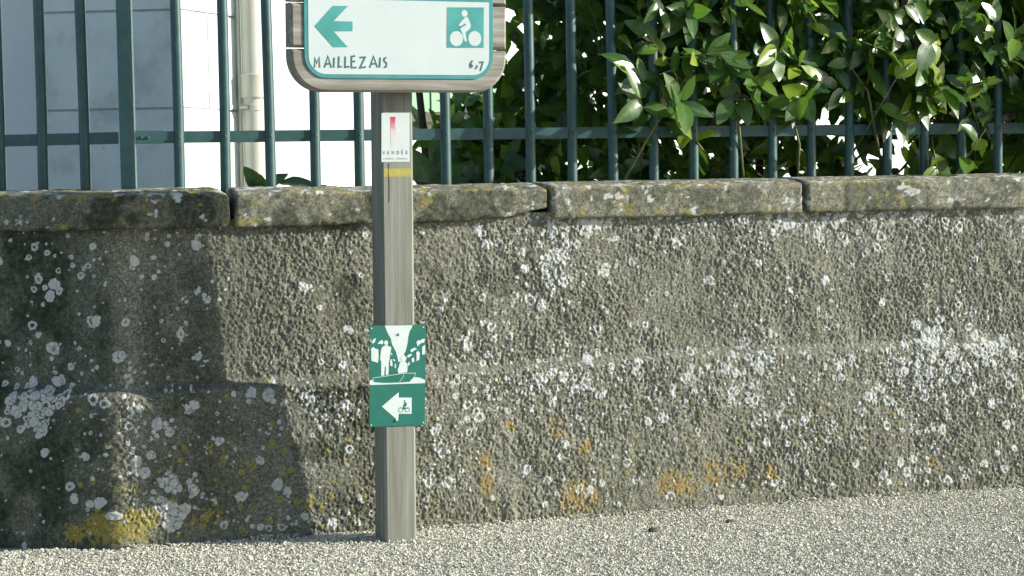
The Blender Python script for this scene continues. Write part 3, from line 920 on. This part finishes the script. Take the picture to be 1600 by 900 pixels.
for x, z in ((-81, 634), (78, 632), (-82, 351), (78, 350)):
    q = MB(); q.tube([(x / 1000, YG + 0.0002, z / 1000), (x / 1000, YG - 0.0012, z / 1000), (x / 1000, YG - 0.0018, z / 1000)], [0.0024, 0.0022, 0.001], 10)
    q.build("rivet", MAT_MARK_WHITE, way)
for x, z in ((2, 614), (-5, 361)):
    q = MB(); q.tube([(x / 1000, YG + 0.0002, z / 1000), (x / 1000, YG - 0.003, z / 1000), (x / 1000, YG - 0.0042, z / 1000)], [0.0042, 0.0038, 0.002], 12)
    q.build("screw", MAT_SCREW, way)

# sticker and painted band
q = MB(); q.prism_y(mm([[-41,1257],[44,1258],[45,1117],[-41,1116]]), -0.0011, 0.0004)
stick = q.build("route_sticker", MAT_STICKER, post)
YK = -0.0011
flat("red_emblem", [[-15,1246],[1,1247],[0.5,1224],[-3,1215],[1,1220],[3,1213],[-1,1159],[-13,1157],[-14,1202]], MAT_RED, stick, YK, 0.0004)
vend = [[[-37,1147],[-34,1139],[-31,1147]],[[-18,1148],[-22,1147],[-22,1139],[-17,1139]],[[-22,1143],[-18,1143]],[[-9,1139],[-9,1148],[-3,1139],[-3,1148]],[[6,1148],[6,1139],[10,1139],[12,1144],[10,1147],[6,1148]],[[24,1148],[20,1148],[21,1139],[25,1139]],[[21,1144],[24,1144]],[[21,1151],[24,1153]],[[38,1148],[34,1148],[34,1140],[39,1140]],[[34,1144],[38,1144]]]
q = MB()
for k, s_ in enumerate(vend): stroke(q, mm(s_), 0.0015, YK, 0.0004 + 0.00003 * (k % 3))
q.build("department_lettering", MAT_GREY_INK, stick)
fc = bpy.data.curves.new("small_lettering", 'FONT')
fc.body = "CONSEIL  GÉNÉRAL"
fc.size = 0.0066
fc.extrude = 0.0002
fc.space_character = 1.32
fc.align_x = 'CENTER'
tmp = bpy.data.objects.new("tmp", fc)
COL.objects.link(tmp)
bpy.context.view_layer.update()
tme = bpy.data.meshes.new_from_object(tmp.evaluated_get(bpy.context.evaluated_depsgraph_get()))
bpy.data.objects.remove(tmp)
tme.materials.clear(); tme.materials.append(MAT_PALE_INK)
link("small_lettering", tme, stick, (0.0015, YK - 0.0002, 1.1235), (math.pi / 2, 0, 0))
q = MB(); q.prism_y(mm([[-35,1098],[48.8,1097],[48.8,1073],[-35,1074]]), -0.0005, 0.0003)
q.build("yellow_band", MAT_YELLOW, post)
# drying crack in the post face
q = MB()
stroke(q, [(-0.020, 1.112), (-0.021, 1.09), (-0.019, 1.05), (-0.020, 1.0)], 0.0022, -0.0006, 0.0002)
q.build("drying_crack", MAT_BARK, post)

def untilt(o, cx, cz):
    """the boards hang level although the post leans a little"""
    R = Matrix.Rotation(0.0139, 4, 'Y')
    c = Vector((cx, 0, cz))
    o.matrix_basis = Matrix.Translation(c) @ R @ Matrix.Translation(-c)
for o in list(post.children):
    if o.name.split(".")[0] in ("plank", "direction_sign"): untilt(o, 0.0, 1.44)
untilt(way, 0.0, 0.49)
untilt(stick, 0.0, 1.19)

# ------------------------------------------------------------------ house behind
H = Vector((0.24, 3.0)); dL = Vector((-0.94, 0.342)).normalized(); d1 = Vector((0.624, 0.781)).normalized()
d2 = Vector((0.819, 0.574)).normalized(); n1 = Vector((d1.y, -d1.x)); n2 = Vector((d2.y, -d2.x)); nLh = Vector((-0.342, -0.94)).normalized()
SL = 0.52
I = H + d1 * SL
Lq = H + dL * 0.63
Lf = H + dL * 6.0
Rf = I + d2 * 9.0
house = empty("house", (H.x, H.y, 0))
set_tag(house, "white stone house behind the railing, its corner half in shade with a cream downpipe", "house")
rel = lambda p: (p.x - H.x, p.y - H.y)
ins = 0.022
Hi = H - (nLh + n1) / (1 + nLh.dot(n1)) * ins
Ii = I - n1 * ins
body = MB()
Lfi, Lqi = Lf - nLh * ins, Lq - nLh * ins
back = Vector((0.35, 0.95))
HZ = 5.6
body.prism_z([rel(p) for p in (Lfi, Hi, Ii, Rf - n2 * ins, Rf + back * 5, Lf + back * 7)], -0.1, HZ)
body.build("wall", MAT_FACADE, house)
# dressed quoins wrapping the corner, and blocks on the sunlit return
zj = [0.10 + 0.44 * k for k in range(0, 12)]
joint = 0.006
def offs(p, n_, d): return p - n_ * d
HcI = H - (nLh + n1) / (1 + nLh.dot(n1)) * 0.06
for k in range(len(zj) - 1):
    if zj[k] > 4.4: break
    z0, z1 = zj[k] + joint, zj[k + 1] - joint
    lv = rng.uniform(-0.003, 0.003)
    r_ = 0.225 if k % 2 == 1 else SL - 0.004
    Le = H + dL * (0.63 if k % 2 else 0.625)
    Re = H + d1 * r_
    q = MB()
    q.prism_z([rel(Le + nLh * lv), rel(H + (nLh + n1) / (1 + nLh.dot(n1)) * lv), rel(Re + n1 * lv), rel(Re - n1 * 0.06), rel(HcI), rel(Le - nLh * 0.06)], z0, z1)
    q.build("stone_block", MAT_BLOCK, house)
    if k % 2 == 1:
        a, b = H + d1 * (r_ + 0.010), H + d1 * (SL - 0.004)
        q = MB(); q.prism_z([rel(a), rel(b), rel(b - n1 * 0.06), rel(a - n1 * 0.06)], z0, z1)
        q.build("stone_block", MAT_BLOCK, house)
    q = MB()
    for z in ([zj[k]] if k else []):
        pass
jm = MB()
mo = 0.009
Hm = H - (nLh + n1) / (1 + nLh.dot(n1)) * mo
Hm2 = H - (nLh + n1) / (1 + nLh.dot(n1)) * 0.05
Lm = H + dL * 0.628
jm.prism_z([rel(Lm - nLh * mo), rel(Hm), rel(I - d1 * 0.001 - n1 * mo), rel(I - d1 * 0.001 - n1 * 0.05), rel(Hm2), rel(Lm - nLh * 0.05)], 0.1, 4.5)
jm.build("mortar", MAT_MORTAR, house)
q = MB(); q.prism_z([rel(p) for p in (Lf + dL * .3 + nLh * .3, H + nLh * .3 + n1 * .15, I + n1 * 0.3, Rf + n2 * .3 + d2 * .3, Rf + back * 5.3, Lf + back * 7.3)], HZ, HZ + 0.12)
ro = q.build("roof", MAT_ROOF, house)
# pitched top of the roof
ctr = (Lf + Rf + Rf + back * 5 + Lf + back * 7) / 4
q = MB()
base = [Vector((*rel(p), HZ + 0.12)) for p in (Lf + nLh * .25, H + nLh * .25, I + n2 * .25, Rf + n2 * .25, Rf + back * 5.2, Lf + back * 7.2)]
apex = [Vector((*rel(ctr - d2 * 2), HZ + 1.9)), Vector((*rel(ctr + d2 * 1.5), HZ + 1.9))]
vs = base + apex
q.add(vs, [(0, 1, 6), (1, 2, 6), (2, 3, 7, 6), (3, 4, 7), (4, 5, 6, 7), (5, 0, 6)])
q.build("roof_slope", MAT_ROOF, ro)
# downpipe standing in the angle
pp = I + d2 * 0.03 + n2 * 0.085 + Vector((-0.963, 0.27)) * 0.026
pr = rel(pp)
q = MB(); q.tube([(*pr, 0.1), (*pr, 1.50), (*pr, 1.512), (*pr, 1.516), (*pr, 4.9), (*pr, 5.55)], [0.051] * 6, 20, True)
pipe = q.build("downpipe", MAT_PIPE, house, True)
smooth_by_angle(pipe)
q = MB(); q.tube([(*pr, 1.475), (*pr, 1.485), (*pr, 1.58), (*pr, 1.585), (*pr, 1.59), (*pr, 1.594)], [0.053, 0.0605, 0.0605, 0.063, 0.063, 0.053], 20)
smooth_by_angle(q.build("pipe_socket", MAT_PIPE, pipe, True))
q = MB(); q.tube([(*pr, 1.418), (*pr, 1.421), (*pr, 1.449), (*pr, 1.452)], [0.052, 0.0555, 0.0555, 0.052], 20)
cl = q.build("pipe_clamp", MAT_PIPE, pipe, True); smooth_by_angle(cl)
lug = pp - d1 * 0.0 + Vector((-0.8, -0.6)) * 0.055
q = MB(); q.tube([(*rel(lug + Vector((-0.02, 0.004))), 1.436), (*rel(lug + Vector((0.012, -0.012))), 1.436)], [0.012, 0.012], 10)
q.tube([(*rel(lug), 1.436), (*rel(lug + Vector((0.1, 0.14))), 1.42)], [0.007, 0.007], 8)
q.build("clamp_bolt", MAT_SCREW, pipe)
# thin upright tube on the return, along the dark line beside the downpipe
sp = I - d1 * 0.045 + n1 * 0.018
q = MB(); q.tube([(*rel(sp), 0.1), (*rel(sp), 2.6), (*rel(sp), 5.5)], [0.010, 0.010, 0.010], 10)
q.build("thin_tube", MAT_PIPE, house, True)
# pale green shutter over a brown sill on the main front
def fbox(name, mat, u0, u1, z0, z1, y0, y1, par):
    a, b = I + d2 * u0, I + d2 * u1
    q = MB(); q.prism_z([rel(a + n2 * y1), rel(b + n2 * y1), rel(b + n2 * y0), rel(a + n2 * y0)], z0, z1)
    return q.build(name, mat, par)
sh = fbox("shutter", MAT_SHUTTER, 1.09, 1.88, 1.435, 2.75, -0.01, 0.04, house)
for u in (1.09, 1.29, 1.49, 1.69):
    fbox("shutter_board", MAT_SHUTTER, u + 0.004, u + 0.188, 1.44, 2.745, 0.039, 0.052, sh)
fbox("window_sill", MAT_BROWN, 1.02, 1.95, 1.385, 1.432, -0.01, 0.10, house)

# ------------------------------------------------------------------ laurel
def leaf_arrays(L, Wd, curl, fold, lod=True, bend=0.0):
    """leaf along +x, upper side +z; returns verts, quads, mid mask"""
    st = np.array([0, .04, .14, .28, .44, .6, .76, .9, 1.0]) if lod else np.array([0, .12, .4, .7, 1.0])
    w = np.sin(np.pi * np.clip(st, 0, 1) ** 0.86) ** 0.72 * (1 - 0.15 * st)
    w[0] = 0.03; w[-1] = 0.015
    cols = (-1, -0.5, 0, 0.5, 1) if lod else (-1, 0, 1)
    V, mid = [], []
    for i, t in enumerate(st):
        for c in cols:
            y = c * w[i] * Wd / 2
            y += bend * L * t * t
            z = -curl * L * t * t + fold * abs(c) * w[i] * Wd / 2
            if lod and c != 0 and 0 < i < len(st) - 1: z += 0.016 * L * math.sin(i * 2.1 + 2.2 * c) * abs(c)
            V.append((t * L, y, z)); mid.append(1.0 if c == 0 else 0.0)
    K = len(cols)
    F = [(i * K + k, i * K + k + 1, (i + 1) * K + k + 1, (i + 1) * K + k) for i in range(len(st) - 1) for k in range(K - 1)]
    # fold order so that the normals look up
    F = [f[::-1] for f in F]
    return np.array(V), np.array(F), np.array(mid)

leaf_variants = []
for k in range(12):
    L = 1.0
    V, F, mid = leaf_arrays(L, rng.uniform(0.48, 0.66), rng.uniform(-0.05, 0.40), rng.uniform(0.05, 0.34), True, rng.uniform(-0.18, 0.18))
    tint = [0.2, 0.4, 0.5, 0.62, 0.35, 0.7, 0.3, 0.85, 0.55, 0.95, 0.45, 0.3][k]
    leaf_variants.append(np_mesh("leaf", V, F, MAT_LEAF, True, {"tint": np.full(len(V), tint), "mid": mid}))
simple = [leaf_arrays(1.0, w, c, f, False) for w, c, f in ((.48, .12, .15), (.54, .25, .2), (.44, .05, .1), (.50, .3, .3))]


def unit(v): return v / np.linalg.norm(v)
FACE = unit(np.array([0.38, -0.90, 0.24]))       # halfway between camera and sun, so leaves turned to it glint
def twig_leaves(p, d, length, count, rnd, size, spread=0.85, turn=0.0):
    """frames of the leaves along a twig: list of (origin, x axis, z axis, size)"""
    d = unit(d)
    a = unit(np.cross(d, np.array([0.31, 0.2, 0.93]) if abs(d[2]) < 0.9 else np.array([1.0, 0, 0])))
    b = np.cross(d, a)
    ph = rnd.uniform(0, 6.28)
    out = []
    for k in range(count):
        t = (k + 0.6) / count
        phi = ph + 2.4 * k
        e = a * math.cos(phi) + b * math.sin(phi)
        sp = spread * (1.1 - 0.55 * t)
        x = unit(d * (0.45 + 0.5 * t) + e * sp + np.array([0, 0, -0.18]) + rnd.normal(0, 0.14, 3))
        x = unit(x - turn * 0.92 * (x @ FACE) * FACE)
        z = d * sp - e * 0.7 + np.array([0, 0, 0.35]) + rnd.normal(0, 0.2, 3)
        z = unit(z) * (1 - turn) + turn * (FACE + rnd.normal(0, 0.19, 3))
        z = unit(z - x * (z @ x))
        out.append((p + d * length * t, x, z, size * rnd.uniform(0.72, 1.15)))
    return out

def frame_matrix(o, x, z, s):
    y = np.cross(z, x)
    return Matrix(((x[0] * s, y[0] * s, z[0] * s, o[0]), (x[1] * s, y[1] * s, z[1] * s, o[1]), (x[2] * s, y[2] * s, z[2] * s, o[2]), (0, 0, 0, 1)))

hedge = empty("laurel_hedge", (2.0, 0.9, 0))
set_tag(hedge, "tall glossy cherry laurel hedge behind the railing, sprays of leaves pushing out between the bars", "hedge")
HO = np.array([2.0, 0.9, 0.0])
def front_y(x, z):
    f = np.interp(x, [0.75, 1.25, 1.42, 1.6, 4.5], [0.62, 0.55, 0.26, 0.24, 0.26])
    return f + 0.10 * (vnoise2(np.asarray(x * 3.1), np.asarray(z * 3.1), 91) - 0.5)
def left_x(z):
    return 0.84 + 0.08 * math.sin(z * 5) + 0.05 * math.sin(z * 13 + 1)
hr = np.random.default_rng(21)
frames = []
twig_mb = MB()
N = 2700
for i in range(N):
    z = hr.uniform(0.15, 2.15)
    x = hr.uniform(0.80, 4.2)
    if x > 1.45 and hr.uniform() < (0.38 if z > 1.2 else 0.52): continue
    fy = float(front_y(x, z))
    depth = hr.uniform(0.03, 1.0) ** 1.0
    y = fy + 0.06 + depth * 0.85
    if x < left_x(z) + 0.23 * (y - 0.55) + hr.uniform(0, 0.06): continue
    d = np.array([hr.normal(-0.05, 0.6), -0.9 + hr.normal(0, 0.7), 0.35 + hr.normal(0, 0.5)])
    p = np.array([x, y, z])
    frames += twig_leaves(p, d, hr.uniform(.10, .20), hr.integers(5, 9), hr, hr.uniform(.095, .135))
# a denser outer shell where the hedge meets the railing
for i in range(400):
    z = hr.uniform(1.25, 2.0); x = hr.uniform(1.40, 3.7)
    p = np.array([x, hr.uniform(0.13, 0.36), z])
    d = np.array([hr.normal(0.25, 0.5), -0.6 + hr.normal(0, 0.35), 0.4 + hr.normal(0, 0.5)])
    frames += twig_leaves(p, d, hr.uniform(.08, .16), int(hr.integers(5, 8)), hr, hr.uniform(.07, .125), 0.85, 0.9 if hr.uniform() < 0.45 else 0.3)
# joined mass of the leaves that lie deeper
VV, FF, TT, MM = [], [], [], []
base = 0
for k, (o, x, z, s) in enumerate(frames):
    V, F, mid = simple[k % 4]
    y = np.cross(z, x)
    W = (V[:, :1] * x + V[:, 1:2] * y + V[:, 2:] * z) * s + o - HO
    VV.append(W); FF.append(F + base); base += len(V)
    TT.append(np.full(len(V), np.clip(hr.beta(1.6, 2.2), 0, 1))); MM.append(mid)
me = np_mesh("leaf_mass", np.concatenate(VV), np.concatenate(FF), MAT_LEAF, True, {"tint": np.concatenate(TT), "mid": np.concatenate(MM)})
set_tag(link("leaf_mass", me, hedge), kind="stuff")
# sprays in front: every leaf a part
count = 0
tw = 0
sprays = []
while count < 292:
    x = hr.uniform(1.36, 3.05) if tw % 8 else hr.uniform(0.95, 1.4)
    z = hr.uniform(1.22, 1.76) if hr.uniform() < 0.9 else hr.uniform(1.08, 1.22)
    if x > 1.4:
        p = np.array([x, hr.uniform(0.12, 0.24), z])
        d = np.array([hr.normal(0.05, 0.55), -0.45 + hr.normal(0, 0.35), 0.45 + hr.normal(0, 0.6)])
    else:
        p = np.array([x, float(front_y(x, z)) + 0.02, z])
        d = np.array([hr.normal(-0.1, 0.6), -0.6 + hr.normal(0, 0.4), 0.3 + hr.normal(0, 0.6)])
    tw += 1
    n = int(hr.integers(4, 8))
    ln = hr.uniform(.08, .17)
    sprays.append((p, d, ln))
    for o, x_, z_, s in twig_leaves(p, d, ln, n, hr, hr.uniform(.07, .13), 0.85, 0.9 if hr.uniform() < 0.42 else 0.45):
        if o[1] + x_[1] * s < 0.0 and hr.uniform() < 0.5: continue
        lf = link("leaf", leaf_variants[int(hr.integers(0, 12))], hedge)
        lf.matrix_basis = frame_matrix(o - HO, x_, z_, s)
        count += 1
for p, d, ln in sprays:
    d = unit(d)
    b = p - d * 0.28 + np.array([0, 0.15, -0.1])
    q = MB(); q.tube([b - HO, p - d * 0.08 - HO, p - HO, p + d * ln - HO], [0.005, 0.004, 0.003, 0.0016], 6)
    q.build("twig", MAT_TWIG, hedge, True)
for i in range(11):
    x = 1.0 + 0.30 * i + hr.uniform(-.08, .08)
    y = 0.95 + hr.uniform(-.15, .15)
    pts = [np.array([x, y, -0.05])]
    for k in range(6): pts.append(pts[-1] + np.array([hr.normal(0, .06), hr.normal(-0.02, .05), 0.36]))
    q = MB(); q.tube([p - HO for p in pts], [0.026, 0.023, 0.020, 0.017, 0.013, 0.009, 0.005], 8)
    q.build("branch", MAT_BARK, hedge, True)

def young_laurel(name, label, base, tips, stem_h, seed):
    rr = np.random.default_rng(seed)
    t = empty(name, tuple(base))
    set_tag(t, label, "plant")
    b = np.array(base)
    top = np.array([b[0], b[1], stem_h])
    q = MB(); q.tube([(0, 0, 0), (0.01, 0.004, (stem_h - b[2]) * 0.5), (0, 0, stem_h - b[2])], [0.008, 0.006, 0.004], 8)
    q.build("stem", MAT_TWIG, t, True)
    for k, (root, tip, tilt) in enumerate(tips):
        root, tip = np.array(root), np.array(tip)
        x = unit(tip - root); s = np.linalg.norm(tip - root)
        z = np.array([0, -1.0, 0]) * math.cos(tilt) + np.array([0, 0, 1.0]) * math.sin(tilt)
        z = unit(z - x * (z @ x))
        lf = link("leaf", leaf_variants[(k * 2) % 5 if k % 2 else 0], t)
        lf.matrix_basis = frame_matrix(root - b, x, z, s)
        q = MB(); q.tube([top - b - np.array([0, 0, 0.04]), (root - b) * 0.5 + (top - b) * 0.5, root - b], [0.003, 0.0025, 0.002], 6)
        q.build("leaf_stalk", MAT_TWIG, t, True)
    return t
young_laurel("young_laurel", "few dark laurel leaves peeping over the coping under the cream downpipe", (0.215, 0.45, 0),
             [((0.215, .45, 1.035), (0.166, .44, 1.118), 0.5), ((0.22, .45, 1.03), (0.166, .46, 1.085), 0.9), ((0.225, .45, 1.04), (0.296, .45, 1.108), 1.1),
              ((0.225, .44, 1.0), (0.20, .42, 1.09), 0.4), ((0.39, .45, 1.050), (0.277, .44, 1.080), 1.0), ((0.38, .46, 1.02), (0.425, .45, 1.065), 1.2)], 1.0, 3)
young_laurel("young_laurel", "young laurel shoot with broad dark leaves just right of the timber post", (0.80, 0.45, 0),
             [((0.775, .45, 1.03), (0.725, .44, 1.165), 0.25), ((0.785, .45, 1.08), (0.855, .45, 1.19), 1.0), ((0.79, .46, 1.05), (0.70, .45, 1.085), 1.1), ((0.785, .45, 1.02), (0.875, .44, 1.13), 0.6),
              ((0.79, .46, 0.98), (0.70, .44, 1.035), 0.7), ((0.80, .45, 1.1), (0.85, .5, 1.24), 0.4), ((0.80, .46, 1.0), (0.90, .44, 1.08), 0.5), ((0.8, .47, 1.1), (0.77, .5, 1.02), 0.3)], 1.1, 4)

# ------------------------------------------------------------------ loose dark pebbles on the path
for (x, y, s, lab) in ((1.240, -0.384, .014, "dark flat pebble on the pale gravel, nearer the signpost of the two loose ones"),
                       (1.509, -0.327, .013, "small dark pebble on the pale gravel, farther right and nearer the wall")):
    a = rng.normal(0, 1, (26, 3)); a /= np.linalg.norm(a, axis=1)[:, None]
    import bmesh
    bm = bmesh.new()
    bmesh.ops.create_icosphere(bm, subdivisions=2, radius=1.0)
    for v in bm.verts:
        c = v.co
        k = 1 + 0.22 * (float(vnoise3(np.array([c.x * 1.7 + x * 9]), np.array([c.y * 1.7]), np.array([c.z * 1.7]), 5)[0]) - 0.5)
        v.co = Vector((c.x * s * 1.25 * k, c.y * s * 0.8 * k, c.z * s * 0.55 * k))
    me = bpy.data.meshes.new("pebble"); bm.to_mesh(me); bm.free()
    me.materials.append(MAT_PEBBLE)
    set_tag(link("pebble", me, None, (x, y, s * 0.5), (0.1, 0.05, rng.uniform(0, 3))), lab, "pebble", "dark pebbles on the gravel")
